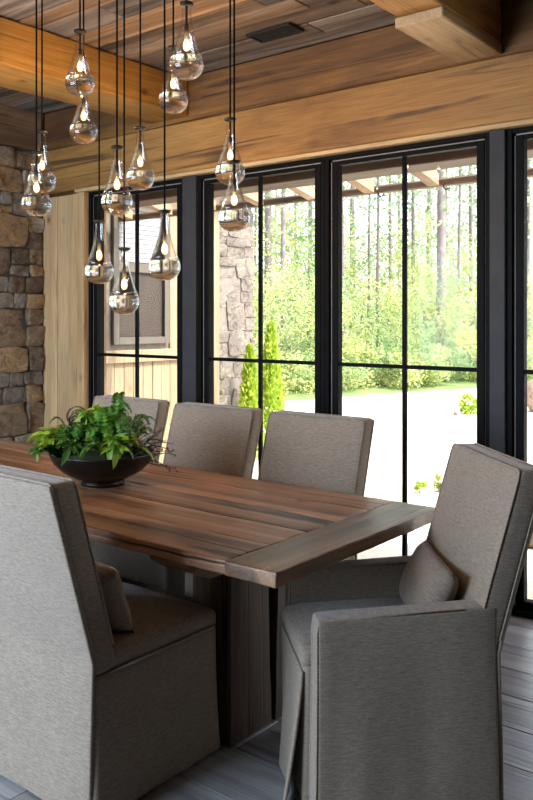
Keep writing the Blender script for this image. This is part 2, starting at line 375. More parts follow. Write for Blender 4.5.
# left wall: fieldstone below, timber band above
wl = tag(box('wall_left', XL-.3, XL-.012, YB-.2, YW+.25, 0, ZC+.02, 'mortar', bev=0), kind='structure')
def stone_me(w_, h_, dp, seed, mat, n=3, rad=.016):
    rr = random.Random(seed)
    tl = [rr.uniform(-.13, .13) for _ in range(4)]; cut = [rr.uniform(.0, .13) for _ in range(4)]
    def fn(p):
        u = p.y/(w_/2); v = p.z/(h_/2)
        q = Vector(p)
        q.z += h_*.5*tl[0]*u*(.5+.5*v); q.y += w_*.5*tl[1]*v*.8
        for i, (su, sv) in enumerate(((1, 1), (1, -1), (-1, 1), (-1, -1))):
            f = max(0, u*su)*max(0, v*sv); q.y -= su*f*w_*.5*cut[i]; q.z -= sv*f*h_*.5*cut[i]
        q.x += (nz(p, 7, seed)*.035 + nz(p, 22, seed)*.012)*(1 if mat == 'stone' else .4) * (1 if p.x > 0 else 0)
        q.y += nz(p, 7, seed+3)*.014; q.z += nz(p, 7, seed+5)*.014
        return q
    vs, fs = soft_vf(dp/2, w_/2, h_/2, min(rad, h_*.3, w_*.3), (1, n, n), fn)
    return mesh_data('stone', vs, fs, mat, True)
def stone_field(parent, u0, u1, z0, z1, place, mat, seed, hmin=.07, hmax=.26, wr=(.9, 2.2), gap=.005, rad=.016):
    """irregular coursed rubble: rows of mixed height, some stones split in two courses"""
    rr = random.Random(seed); z = z0; s = seed*1000
    while z < z1-.03:
        h = min(rr.uniform(hmin, hmax), z1-z)
        if z1-(z+h) < .05: h = z1-z
        u = u0-rr.uniform(0, .15)
        while u < u1-.02:
            w_ = rr.uniform(max(.10, h*wr[0]*.7), max(.18, h*wr[1])); a = max(u, u0); b_ = min(u+w_, u1)
            if u1-b_ < .06: b_ = u1; w_ = u1-u
            if b_-a > .035:
                cells = [(z, z+h)]
                if h > .15 and rr.random() < .4: m_ = z+h*rr.uniform(.35, .65); cells = [(z, m_), (m_, z+h)]
                for c0, c1 in cells:
                    s += 1; g = gap
                    o = add('stone', stone_me(b_-a-g, c1-c0-g, .12, s, mat, 4, rad), parent)
                    place(o, (a+b_)/2, (c0+c1)/2, rr.uniform(-.012, .02))
            u += w_
        z += h
def place_left(o, u, z, out):
    o.location = Vector((XL-.045+out, u, z))-Vector(wl.location)
stone_field(wl, 1.2, YW, .0, 2.83, place_left, 'stone', 5, .09, .32, (.8, 1.7), .0, .014)
# timber band along the top of the stone wall
for z0, z1, off, nm in ((2.84, 3.145, .05, 'upper'), ):
    tag(box('wall_timber', XL-.02, XL+off, YB, YW-.04, z0, z1, 'unlit_y', bev=.006), 'brown timber band darkened as unlit, running along the top of the fieldstone wall', 'timber')

# window wall: boarded panel at the left, header timbers, posts
ww = tag(box('wall_window', 0.75, XR+.2, YW, YW+.22, 0, ZH, 'plaster', bev=0), kind='structure')
fx = lambda px, yy=YW: at_y(px, HY, yy).x
seams = [XL, fx(57), fx(73), fx(80.5)]
xw1 = -4.955
bxs = [XL, fx(57), fx(73), fx(80), xw1]
for a, b_, yo in zip(bxs, bxs[1:], (0, .004, -.004, -.03)):
    child_of(box('board', a+.002, b_-.002, YW+yo, YW+.2, 0.0, ZH-.002, 'head_z', bev=.004), ww)
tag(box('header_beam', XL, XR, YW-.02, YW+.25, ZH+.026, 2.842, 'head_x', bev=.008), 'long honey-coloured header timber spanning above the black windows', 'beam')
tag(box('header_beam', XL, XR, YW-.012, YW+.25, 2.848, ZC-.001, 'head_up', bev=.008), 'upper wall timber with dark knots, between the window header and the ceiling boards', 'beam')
tag(box('trim_1', -5.06, XR, YW-.035, YW+.1, ZH, ZH+.024, 'uplit_pale_x', bev=.003), kind='structure')

# windows ------------------------------------------------------------
YG = 4.07
def window(idx, g0, g1):
    e = tag(empty('window_%d' % idx, ((g0+g1)/2, YG, 0)), kind='structure')
    def b(nm, *a, mat='black', bev=.003, par=None):
        o = box(nm, *a, mat, bev=bev); return child_of(o, e)
    zb, zt, zm = .068, 2.413, 1.231
    f0, f1 = g0-.085, g1+.085
    for (a, c) in ((f0, f0+.030), (f1-.030, f1)): b('jamb', a, c, YG-.035, YG+.10, .0, ZH-.001)
    b('head_rail', f0+.03, f1-.03, YG-.035, YG+.10, ZH-.026, ZH-.001)
    b('sill_rail', f0+.03, f1-.03, YG-.06, YG+.10, 0.0, .024)
    for (a, c) in ((f0+.0305, f0+.0405), (f1-.0405, f1-.0305)): b('reflection_strip', a, c, YG-.012, YG+.02, .03, ZH-.036, mat='strip', bev=.001)  # pale strips coloured as the reflection along the jamb recess
    b('reflection_strip', f0+.042, f1-.042, YG-.012, YG+.02, ZH-.034, ZH-.0265, mat='strip', bev=.001)
    for (a, c) in ((f0+.041, g0), (g1, f1-.041)): b('sash_stile', a, c, YG-.02, YG+.03, .026, ZH-.036)
    b('sash_rail', g0, g1, YG-.02, YG+.03, zt, ZH-.036); b('sash_rail', g0, g1, YG-.02, YG+.03, .026, zb)
    gm = (g0+g1)/2; mw = .0125
    b('muntin', gm-mw, gm+mw, YG-.012, YG+.012, zb, zt)
    b('muntin', g0, gm-mw, YG-.010, YG+.010, zm-mw*.9, zm+mw*.9); b('muntin', gm+mw, g1, YG-.010, YG+.010, zm-mw*.9, zm+mw*.9)
    for xa, xb in ((g0, gm-mw), (gm+mw, g1)):
        for za, zc in ((zb, zm-mw*.9), (zm+mw*.9, zt)): b('pane', xa, xb, YG-.003, YG+.003, za, zc, mat='glass', bev=0)
    return e
GL = [(-4.868, -4.02), (-3.722, -2.85), (-2.68, -1.808), (-1.553, -.68), (-.51, .363)]
for i, (a, b_) in enumerate(GL): window(i+1, a, b_)
def post(a, b_):
    return tag(box('window_post', a, b_, YG-.055, YG+.12, 0, ZH-.001, 'post', bev=.004), 'x', 'post')
p1 = post(GL[0][1]+.0855, GL[1][0]-.0855); p1['label'] = 'narrow black post between the two windows nearest the stone wall'
p2 = post(GL[2][1]+.0855, GL[3][0]-.0855); p2['label'] = 'charcoal painted post between tall windows behind the slipcovered armchair'
p3 = post(GL[4][1]+.0855, .75); p3['label'] = 'black post between the last tall window and the plaster wall'
# ceiling beams ------------------------------------------------------
def rough_beam(name, x0, x1, y0, y1, z0, z1, mat, label):
    cx, cy, cz = (x0+x1)/2, (y0+y1)/2, (z0+z1)/2
    def fn(p): return p+Vector((nz(p, 5, 1)*.006+nz(p, 20, 2)*.003, 0, nz(p, 5, 4)*.006+nz(p, 20, 5)*.003))
    vs, fs = soft_vf((x1-x0)/2, (y1-y0)/2, (z1-z0)/2, .012, (4, 40, 4), fn)
    return tag(mobj(name, vs, fs, mat, loc=(cx, cy, cz)), label, 'beam')
rough_beam('ceiling_beam', -4.25, -3.865, YB+.01, YW-.02, 2.88, ZC-.014, 'head_y', 'heavy honey timber ceiling beam crossing above the table end by the stone wall')
rough_beam('ceiling_beam', -1.885, -1.65, YB+.01, YW-.02, 2.902, ZC-.014, 'head_y', 'ceiling beam with a short corbel board under its wall end')
tag(box('corbel_board', -1.89, -1.645, 3.33, YW-.022, 2.849, 2.898, 'pale_y', bev=.006), 'short pale board fixed under the wall end of a ceiling beam', 'corbel')

# ceiling vent
v0 = at_z(244, 34, ZC-.014); vv = at_z(303, 29, ZC-.014)
vx0, vx1, vy0, vy1 = v0.x, vv.x, at_z(260, 42, ZC-.014).y-.1, at_z(260, 42, ZC-.014).y
vent = empty('ceiling_vent', ((vx0+vx1)/2, vy0+.05, ZC-.02), label='black slotted air vent set in the reclaimed board ceiling', cat='vent')
vy0 -= .05
for a in ((vx0, vx1, vy0, vy0+.018), (vx0, vx1, vy1-.018, vy1), (vx0, vx0+.018, vy0+.018, vy1-.018), (vx1-.018, vx1, vy0+.018, vy1-.018)):
    child_of(box('frame', *a, ZC-.026, ZC-.013, 'vent', bev=.002), vent)
for i in range(6):
    yy = vy0+.028+i*(vy1-vy0-.05)/5.; child_of(box('slat', vx0+.018, vx1-.018, yy-.006, yy+.006, ZC-.022, ZC-.0135, 'vent', bev=.001), vent)

# ================================================================== TABLE
TX0, TX1, TY0, TY1, TZ, TT = -4.75, -1.455, 1.877, 2.922, .76, .046
table = empty('dining_table', ((TX0+TX1)/2, (TY0+TY1)/2, 0), label='long rustic reclaimed plank dining table with breadboard ends on plank pedestals', cat='table')
def tboard(x0, x1, y0, y1, mat, seed, edge=0.0, nx=24, ny=6):
    c = Vector(((x0+x1)/2, (y0+y1)/2, TZ-TT/2))
    def fn(p):
        q = Vector(p); d = .0035*nz(p, 6, seed)+.0018*nz(p, 30, seed+1)
        if abs(p.z) > .001: q.z += d*.7
        if abs(p.y) > (y1-y0)/2-.012: q.y += (nz(p, 8, seed+2)*.004+nz(p, 40, seed)*.002)
        if abs(p.x) > (x1-x0)/2-.012: q.x += (nz(p, 8, seed+2)*.004+nz(p, 40, seed)*.002)
        return q
    vs, fs = soft_vf((x1-x0)/2, (y1-y0)/2, TT/2, .005, (nx, ny, 2), fn)
    return child_of(mobj('tabletop_plank', vs, fs, mat, None, True, loc=c), table)
bb = .20; ys = [TY0, TY0+.225, TY0+.43, TY0+.63, TY0+.845, TY1]
for i, (a, b_) in enumerate(zip(ys, ys[1:])): tboard(TX0+bb+.001, TX1-bb-.001, a+.001, b_-.001, 'table_x', i+1, nx=70)
tboard(TX1-bb+.001, TX1, TY0-.004, TY1+.004, 'table_y', 21, nx=8, ny=50); tboard(TX0, TX0+bb-.001, TY0-.004, TY1+.004, 'table_y', 22, nx=8, ny=50)
def pedestal(xa, xb, seed):
    xm = (xa+xb)/2; zt = TZ-TT-.002; zb_ = .625
    # top beam with chamfered ends
    y0, y1 = 1.955, 2.845; ch = .075
    prof = [(y0, zt), (y1, zt), (y1, zb_+.045), (y1-ch, zb_), (y0+ch, zb_), (y0, zb_+.045)]
    vs = [(x, yy, z) for x in (xa-.015, xb+.015) for yy, z in prof]; n = 6
    fs = [tuple(range(n))[::-1], tuple(range(n, 2*n))]+[(i, (i+1) % n, n+(i+1) % n, n+i) for i in range(n)]
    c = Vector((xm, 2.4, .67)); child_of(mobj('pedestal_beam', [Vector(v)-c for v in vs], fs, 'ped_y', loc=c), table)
    # four vertical planks, splayed slightly towards the floor
    edges_b = [2.15, 2.255, 2.385]; 
    for s in (1, -1):
        if s == -1: edges_b = [2.245, 2.32, 2.395]
        for (a, b_) in zip(edges_b, edges_b[1:]):
            def yv(v, z): vv_ = v-(0.022 if v > 2.3 else (.006 if v > 2.2 else -.004))*(z/.62); return vv_ if s == 1 else 4.8-vv_
            vs = []
            nzs = 7
            for i in range(nzs):
                z = (zb_-.001)*i/(nzs-1)
                for (xx, vv_) in ((xa, a+.0015), (xb, a+.0015), (xb, b_-.0015), (xa, b_-.0015)):
                    vs.append(Vector((xx+.004*nz((xx*9, vv_*31, z*9), 1, seed), yv(vv_, z)+.002*nz((vv_*40, 1, z*11), 1, seed), z)))
            fs = [(0, 1, 2, 3), tuple(4*(nzs-1)+i for i in range(4))]+[(4*i+k, 4*i+(k+1) % 4, 4*i+4+(k+1) % 4, 4*i+4+k) for i in range(nzs-1) for k in range(4)]
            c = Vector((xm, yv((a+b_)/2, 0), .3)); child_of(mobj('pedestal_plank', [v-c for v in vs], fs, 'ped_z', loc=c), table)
pedestal(-2.055, -1.872, 1); pedestal(-4.33, -4.147, 2)
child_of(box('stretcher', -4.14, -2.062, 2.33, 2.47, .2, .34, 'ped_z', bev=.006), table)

# ================================================================== CHAIRS
def back_off(z):       # how far the backrest leans behind the seat's rear edge at height z
    return -.155*max(0, (z-.48))/.55
def fold_fn(hw, hd, seed, amt=.010):
    """cloth hanging to the floor: soft vertical folds that grow towards the hem"""
    def fn(p):
        t = max(0, 1-p.z/.47); q = Vector(p)
        fx_ = nz((p.x*7, p.y*7, p.z*.6), 1, seed)
        f2 = nz((p.x*16, p.y*16, p.z*1.0), 1, seed+4)
        k = amt*(t**1.3)*(fx_*1.5+f2*.6)+.012*t*t
        if abs(p.x) > hw-.02: q.x += math.copysign(1, p.x)*k
        if abs(p.y) > hd-.02: q.y += math.copysign(1, p.y)*k
        return q
    return fn
def make_chair(arms, W=.56, D=.54, H=1.035, label='', group=None, seed=1):
    e = empty('slipcovered_armchair' if arms else 'slipcovered_chair', label=label, cat='chair', group=group)
    hw, hd = W/2, D/2; F = 'fabric'; TB = .085
    aw = .085
    iw = hw-aw if arms else hw
    ff = fold_fn(iw, hd, seed)
    # skirted seat base
    zt = .435
    soft('seat_skirt', (0, .012 if arms else .0, zt/2+.006), (iw-.001, hd-(.012 if arms else .0), zt/2), .018, F, e, (12, 12, 10), ff)
    # seat cushion
    def cush(p):
        q = Vector(p); u = p.x/iw; v = (p.y-.03)/(hd-.03); q.z += .022*max(0, (1-u*u))*max(0, (1-v*v))*(1 if p.z > .46 else 0)+nz(p, 9, seed)*.003
        if p.y > hd-.05: q.z -= .006
        return q
    soft('seat_cushion', (0, .035, .467), (iw-.003, hd-.026, .034), .026, F, e, (10, 10, 2), cush)
    # reclined backrest
    def lean(p):
        q = Vector(p); q.y += back_off(p.z)
        if p.y > -hd+TB*.7: q.y += .012*(1-(p.x/hw)**2)*math.sin(max(0, min(1, (p.z-.45)/.58))*math.pi)
        q.y += nz(p, 5, seed+7)*.003
        return q
    z0 = .44; b = soft('backrest', (0, -hd+TB/2, (z0+H)/2), (hw-.001, TB/2, (H-z0)/2), .016, F, e, (12, 3, 14), lean)
    for yy in (-hd+.004, -hd+TB-.002):        # piping round the two faces of the back
        pts = [Vector((-hw+.003, yy, .52)), Vector((-hw+.003, yy, .7)), Vector((-hw+.003, yy, H-.03)), Vector((-hw+.007, yy, H-.006)), Vector((-hw+.02, yy, H)), Vector((0, yy, H)),
               Vector((hw-.02, yy, H)), Vector((hw-.007, yy, H-.006)), Vector((hw-.003, yy, H-.03)), Vector((hw-.003, yy, .7)), Vector((hw-.003, yy, .52))]
        vs, fs = tube_vf([lean(p) for p in pts], .0035, 6); o = mobj('piping', vs, fs, 'piping', b, True)
    # rear panel: one cloth from the top of the back to the floor, open slit at the corners below the seat
    def rear(p):
        q = Vector(p); t = max(0, 1-p.z/.5)
        q.y += back_off(p.z)-t*(.012+.010*nz((p.x*9, 0, p.z*.7), 1, seed+2)*t)
        q.x *= 1-.012*t
        return q
    soft('back_panel', (0, -hd-.003, (H-.008)/2+.004), (hw-.001, .007, (H-.010)/2), .006, F, e, (16, 1, 26), rear)
    if arms:
        for s in (-1, 1):
            def af(p, s=s):
                q = Vector(p); t = max(0, 1-p.z/.6)
                if p.x*s > hw-.02: q.x += s*(.018*t*t+.013*t**1.2*nz((0, p.y*9, p.z*.8), 1, seed+s)+.004*nz(p, 4, seed))
                if p.y > hd-.03: q.y += .012*t*t+.006*t*nz((p.x*30, 0, p.z), 1, seed)
                # the arm top dips softly to the front
                if p.z > .55: q.z -= .004+.020*(p.y/hd+1)*.5
                q.x += .003*nz(p, 6, seed+s*2)
                return q
            ym = -.012
            a = soft('arm', (s*(hw-aw/2), ym, .318), (aw/2, hd+ym, .312), .011, F, e, (3, 16, 16), af)
            for xx in (s*(hw-.005), s*(hw-aw+.005)):
                pts = [Vector((xx, hd-.025, .05+i*.09)) for i in range(7)]+[Vector((xx, hd-.030, .620)), Vector((xx, hd-.05, .6255)), Vector((xx, .1, .6255)), Vector((xx, -hd+TB+.02, .6255))]
                vs, fs = tube_vf([af(p) for p in pts], .004, 6); mobj('piping', vs, fs, 'piping', a, True)
            # loose cloth flap hanging at the front corner, slit open against the arm
        def fl(p):
            q = Vector(p); t = max(0, 1-p.z/.42); q.y += .055*t**1.3*(.5+.5*(-p.x)/iw)+.010*t*math.sin(p.x*26); q.x += -.02*t if p.x < 0 else 0
            return q
        soft('front_flap', (0, hd-.002+.006, .215), (iw-.004, .005, .208), .0045, F, e, (14, 1, 10), fl)
    else:
        vs, fs = tube_vf([Vector((hw*sx, hd*sy, .44)) for sx, sy in ((-1.0, -.8), (-1.0, .93), (-.95, 1.0), (.95, 1.0), (1.0, .93), (1.0, -.8))], .0045, 6)
        mobj('piping', vs, fs, 'piping', e, True)
    return e
def pillow(W, Hh, T, label, loc, rot, seed):
    vs = []; fs = []; n = 14; ids = {}
    for s in (1, -1):
        for i in range(n+1):
            for j in range(n+1):
                u, v = 2*i/n-1, 2*j/n-1
                edge = (i in (0, n) or j in (0, n))
                if edge and s == -1: ids[(s, i, j)] = ids[(1, i, j)]; continue
                pin = 1-.07*(abs(u*v))**.5*0
                x = u*W/2*(1-.06*(1-v*v)); z = v*Hh/2*(1-.06*(1-u*u)); th = T/2*((1-u**4)*(1-v**4))**.55
                p = Vector((x, s*th, z)); p.y += nz(p, 12, seed)*.006
                ids[(s, i, j)] = len(vs); vs.append(p)
        for i in range(n):
            for j in range(n): fs.append((ids[(s, i, j)], ids[(s, i+1, j)], ids[(s, i+1, j+1)], ids[(s, i, j+1)]))
    o = mobj('lumbar_pillow', vs, fs, 'fabric', None, True); o.matrix_world = Matrix.Translation(loc) @ rot
    return tag(o, label, 'pillow', None)
GRP = 'slipcovered chairs along the window side'
ch = make_chair(False, label='armless taupe linen slipcovered chair with its back to the camera side of the table', seed=3)
ch['label'] = 'armless linen slipcovered chair on the long side of the table away from the windows'
ch.location = (-2.172, 1.838, 0)
for cx, lb in ((-2.25, 'armless linen chair on the window side, closest to the armchair'), (-2.915, 'armless linen chair on the window side, middle of its row of three'), (-3.595, 'armless linen chair on the window side, behind the planted bowl')):
    c = copy_tree(ch); c.location = (cx, 2.86, 0); c.rotation_euler = (0, 0, math.pi); c['label'] = lb; c['group'] = GRP
for cx, lb in ((-2.86, 'armless linen chair away from the windows, added to shade below the table, second from the armchair corner'), (-3.55, 'armless linen chair away from the windows, added to shade below the table, third from the armchair corner')):  # two added chairs, almost hidden, that keep the space under the table dark
    c = copy_tree(ch); c.location = (cx, 1.838, 0); c['label'] = lb; c['group'] = 'slipcovered chairs along the side away from the windows'
ch['group'] = 'slipcovered chairs along the side away from the windows'; ch['label'] = 'armless linen chair away from the windows, first beside the plank pedestal'
A_ = math.radians(136.4); Wd, Dd = .57, .585
arm = make_chair(True, Wd, Dd, label='taupe linen slipcovered armchair turned at the corner of the table end', seed=8)
nf = FW*2.4+RT*.126
arm.rotation_euler = (0, 0, A_)
RM = Matrix.Rotation(A_, 3, 'Z')
arm.location = Vector((nf.x, nf.y, 0)) - RM @ Vector((-Wd/2, Dd/2, 0))
bpy.context.view_layer.update()
pr = arm.matrix_world @ Matrix.Translation((.02, -.172, .592)) @ Matrix.Rotation(math.radians(-6), 4, 'Z') @ Matrix.Rotation(math.radians(24), 4, 'X')
pillow(.41, .225, .115, 'small taupe lumbar pillow leaning in the slipcovered armchair', pr.to_translation(), pr.to_quaternion().to_matrix().to_4x4(), 5)
pl = ch.matrix_world @ Matrix.Translation((.03, -.125, .615)) @ Matrix.Rotation(math.radians(20), 4, 'X')
pillow(.43, .235, .12, 'small taupe lumbar pillow on the armless chair facing the windows', pl.to_translation(), pl.to_quaternion().to_matrix().to_4x4(), 6)

# ================================================================== PENDANTS
PEND = [  # cap centre column, cap top row, lowest row, glass width in pixels
    (80, 30, 96, 29.5), (83.6, 83, 143.6, 27.2), (36.4, 151, 216.7, 29.2), (42.0, 138, 193, 26.0), (186.5, 1, 79.6, 34), (173.3, 47, 113.5, 30),
    (117, 145, 215.6, 31), (140.3, 127, 190, 28.4), (99.2, 221, 284, 29.4), (124.2, 247, 314.4, 30), (164.6, 209, 280.5, 31.5), (230.2, 118, 185, 30), (234.2, 159, 231.8, 31.5)]
PD, PH = .14, .312
out = [(.0185, -.010), (.0185, -.030), (.0195, -.06), (.0235, -.09), (.031, -.125), (.042, -.165), (.055, -.20), (.0645, -.222), (.0692, -.24), (.070, -.252), (.0675, -.272), (.058, -.29), (.042, -.303), (.022, -.310), (0, -.312)]
def hull(z):
    for (r0, z0), (r1, z1) in zip(out, out[1:]):
        if z1 <= z <= z0: return r0+(r1-r0)*(z-z0)/(z1-z0)
shade_prof = [p for p in out if p[1] > -.222]+[(hull(-.226), -.226)]
base_prof = [(0, -.236), (.02, -.234), (.045, -.229), (hull(-.227)-.002, -.2265), (hull(-.228)-.0006, -.2285)]+[(r-.0004, z) for r, z in out if z < -.23]
shade_prof = shade_prof+[(r-.003, z) for r, z in reversed(shade_prof)]
vs, fs = lathe_vf(shade_prof, 28); me_shade = mesh_data('glass_shade', vs, fs, 'shade', True)
vs, fs = lathe_vf(base_prof, 28); me_base = mesh_data('glass_base', vs, fs, 'base', True)
vs, fs = lathe_vf([(0, 0), (.014, 0), (.028, -.002), (.029, -.009), (.026, -.013), (.020, -.016), (0, -.016)], 20); me_cap = mesh_data('cap', vs, fs, 'iron', True)
vs, fs = lathe_vf([(0, -.016), (.005, -.016), (.005, -.085), (.0095, -.09), (.0095, -.15), (0, -.15)], 12); me_sock = mesh_data('socket', vs, fs, 'iron', True)
vs, fs = lathe_vf([(0, -.15), (.006, -.152), (.0115, -.162), (.0145, -.175), (.012, -.188), (.006, -.195), (0, -.197)], 12); me_bulb = mesh_data('bulb', vs, fs, 'bulb', True)
vs, fs = lathe_vf([(0, .0), (.031, 0), (.033, -.006), (.030, -.02), (.010, -.026), (0, -.026)], 20); me_can = mesh_data('ceiling_cup', vs, fs, 'iron', True)
zs = []
for cx, t, bt, wpx in PEND:
    d = PD*FPX/wpx
    d2 = PH*FPX/(bt-t); d = min(.5*(d+d2), 4.1)
    zs.append((at_d(cx, bt, d), d))
low = min(range(len(zs)), key=lambda i: zs[i][0].z); hi = max(range(len(zs)), key=lambda i: zs[i][0].z)
for i, (bp, d) in enumerate(zs):
    top = bp+Vector((0, 0, PH))
    lb = 'clear glass teardrop pendant light on a black cord, hung in the cluster above the table'
    if i == low: lb = 'lowest-hanging clear glass teardrop pendant light of the cluster above the table'
    if i == hi: lb = 'highest-hanging clear glass teardrop pendant light of the cluster above the table'
    e = empty('pendant_light', top, label=lb, cat='pendant light', group='glass teardrop pendants above the table')
    add('glass_shade', me_shade, e); add('glass_base', me_base, e); add('cap', me_cap, e); add('socket', me_sock, e); add('bulb', me_bulb, e)
    hz = ZC-.013-top.z
    tube('cord', [(0, 0, 0), (0, 0, hz*.5), (0, 0, hz-.02)], .0042, 'cord', e, 8)
    add('ceiling_cup', me_can, e, (0, 0, hz))
    l = bpy.data.lights.new('pendant_bulb_light', 'POINT'); l.energy = 6.2; l.color = (1, .62, .29); l.shadow_soft_size = .008
    lo = bpy.data.objects.new('pendant_bulb_light', l); COL.objects.link(lo); lo.parent = e; lo.location = (0, 0, -.178)

# ================================================================== PLANTED BOWL
bc = at_z(104, 484, TZ); bc = Vector((bc.x, 2.40, TZ+.002))
prof = [(0, .004), (.075, .0), (.095, .002), (.098, .012), (.088, .022), (.12, .032), (.175, .062), (.215, .10), (.235, .14), (.2355, .146), (.230, .146), (.222, .138), (.20, .105), (0, .10)]
vs, fs = lathe_vf(prof, 40)
bowl = empty('planter_bowl', bc, label='dark bronze footed bowl planted with ferns on the dining table', cat='bowl')
mobj('bowl_shell', vs, fs, 'bowl', bowl, True)
vs, fs = lathe_vf([(0, .135), (.08, .14), (.16, .13), (.21, .115), (.212, .105), (0, .104)], 24)
mobj('moss', [v+Vector((0, 0, .02*nz(v, 20, 3))) for v in vs], fs, 'moss', bowl, True)
def leaf_vf(L, Wd_, bend=.3, n=5):
    """pointed leaf along +X, folded at the midrib"""
    vs = []; fs = []
    for i in range(n+1):
        t = i/n; w_ = Wd_*.5*math.sin(math.pi*min(1, t*.96+.04))**.8*(1-t*.35); z = -bend*L*t*t
        vs += [Vector((t*L, -w_, z+w_*.35)), Vector((t*L, 0, z)), Vector((t*L, w_, z+w_*.35))]
    for i in range(n):
        a = i*3; fs += [(a, a+1, a+4, a+3), (a+1, a+2, a+5, a+4)]
    return vs, fs
leaf_mes = {}
for mt in ('leaf_dark', 'leaf_lime', 'leaf_fern'):
    leaf_mes[mt] = [mesh_data('leaf', *leaf_vf(L, w_, bd), mt, True) for L, w_, bd in ((.085, .034, .25), (.065, .030, .35), (.05, .028, .2))]
def orient(dirv, roll=0):
    d = Vector(dirv).normalized(); up = Vector((0, 0, 1)) if abs(d.z) < .95 else Vector((0, 1, 0))
    yv = up.cross(d).normalized(); zv = d.cross(yv)
    return (Matrix((d, yv, zv)).transposed().to_4x4() @ Matrix.Rotation(roll, 4, 'X')).to_euler()
def arc(base, az, h, reach, n=7, droop=.5):
    pts = []
    for i in range(n):
        t = i/(n-1); rr = reach*t; z = h*1.35*(math.sin(t*math.pi*(.5+.35*droop)))
        pts.append(Vector(base)+Vector((math.cos(az)*rr, math.sin(az)*rr, z)))
    return pts
rp = random.Random(21)
def leafy(base, mt, ns, hh, reach, label, az0=None, spread=6.28):
    e = empty('leafy_plant', bc+Vector(base), label=label, cat='plant', group='plants in the bronze bowl')
    for s in range(ns):
        az = rp.uniform(0, 6.28) if az0 is None else az0+rp.uniform(-spread/2, spread/2)
        pts = arc((0, 0, 0), az, hh*rp.uniform(.65, 1.1), reach*rp.uniform(.6, 1.1), 7, rp.uniform(.1, .6))
        tube('stem', pts, [.0022]*6+[.001], mt, e, 5)
        for i in range(2, 7):
            for sgn in ((-1, 1) if i < 6 else (0,)):
                d = (pts[min(i+1, 6)]-pts[i-1]).normalized(); a2 = az+sgn*rp.uniform(.6, 1.2)
                dv = Vector((math.cos(a2), math.sin(a2), d.z*.5+rp.uniform(-.1, .35))) if sgn else d+Vector((0, 0, -.2))
                add('leaf', rp.choice(leaf_mes[mt]), e, pts[i], orient(dv, rp.uniform(-.6, .6)))
    return e
def frond_vf(pts, wmax, seg=16):
    vs, fs = tube_vf(pts, .0016, 4); vs = list(vs); fs = list(fs)
    n = len(pts)-1
    for i in range(seg):
        t = (i+1.5)/(seg+1.5); k = min(int(t*n), n-1); u = t*n-k; p = pts[k].lerp(pts[k+1], u); d = (pts[k+1]-pts[k]).normalized()
        side = d.cross(Vector((0, 0, 1))).normalized(); ln = wmax*math.sin(math.pi*(t*.85+.12))**.8; wd = .007+ln*.09
        for s in (-1, 1):
            tip = p+side*s*ln+d*ln*.35-Vector((0, 0, ln*.2)); mid = p.lerp(tip, .45)
            a = len(vs); vs += [p, mid+d*wd, tip, mid-d*wd]; fs.append((a, a+1, a+2, a+3))
    return vs, fs
def fern(base, ns, hh, reach, mt, label, az0=None, spread=6.28):
    e = empty('fern', bc+Vector(base), label=label, cat='plant', group='plants in the bronze bowl')
    for s in range(ns):
        az = (s/ns*6.28+rp.uniform(-.3, .3)) if az0 is None else az0+rp.uniform(-spread/2, spread/2)
        pts = arc((0, 0, 0), az, hh*rp.uniform(.6, 1.1), reach*rp.uniform(.7, 1.1), 9, rp.uniform(.4, 1.0))
        vs, fs = frond_vf(pts, rp.uniform(.028, .042), 18); mobj('frond', vs, fs, mt, e)
LR = Vector((RT.x, RT.y, 0))      # sideways as seen from the seats on the near side
def bp_(u, v): q = LR*u+Vector((FW.x, FW.y, 0))*v; return (q.x, q.y, .115)
ang = math.atan2(LR.y, LR.x)
leafy(bp_(-.16, -.06), 'leaf_lime', 13, .085, .12, 'lime-green leafy plant spilling over the rim of the bowl', ang+math.pi, 2.6)
leafy(bp_(-.07, -.10), 'leaf_dark', 4, .08, .10, 'deep green broad-leaved plant at the middle of the planted bowl')
leafy(bp_(.04, -.12), 'leaf_fern', 6, .085, .10, 'mid green pointed-leaved plant spilling over the front of the bowl', ang-1.5, 2.6)
leafy(bp_(.08, -.10), 'leaf_lime', 4, .08, .10, 'small lime-green pointed-leaved plant among darker leaves in the bowl', ang-.9, 2.2)
leafy(bp_(-.08, .04), 'leaf_lime', 3, .15, .05, 'tall lime-green sprig standing among the ferns of the bowl')
fern(bp_(0, .02), 18, .165, .17, 'leaf_fern', 'tall arching green fern at the centre of the bowl')
fern(bp_(-.12, .02), 14, .14, .16, 'leaf_dark', 'dark green arching fern in the bowl beside the lime leaves')
fern(bp_(.10, .02), 14, .13, .15, 'leaf_dark', 'deep green fern in the bowl beside the brown twiggy vine')
fern(bp_(-.16, -.06), 8, .06, .16, 'leaf_dark', 'dark fern drooping over the rim of the bowl', ang+3.4, 2.2)
fern(bp_(.05, .02), 4, .20, .05, 'leaf_fern', 'upright fern sprig standing highest in the bowl', ang, 2)
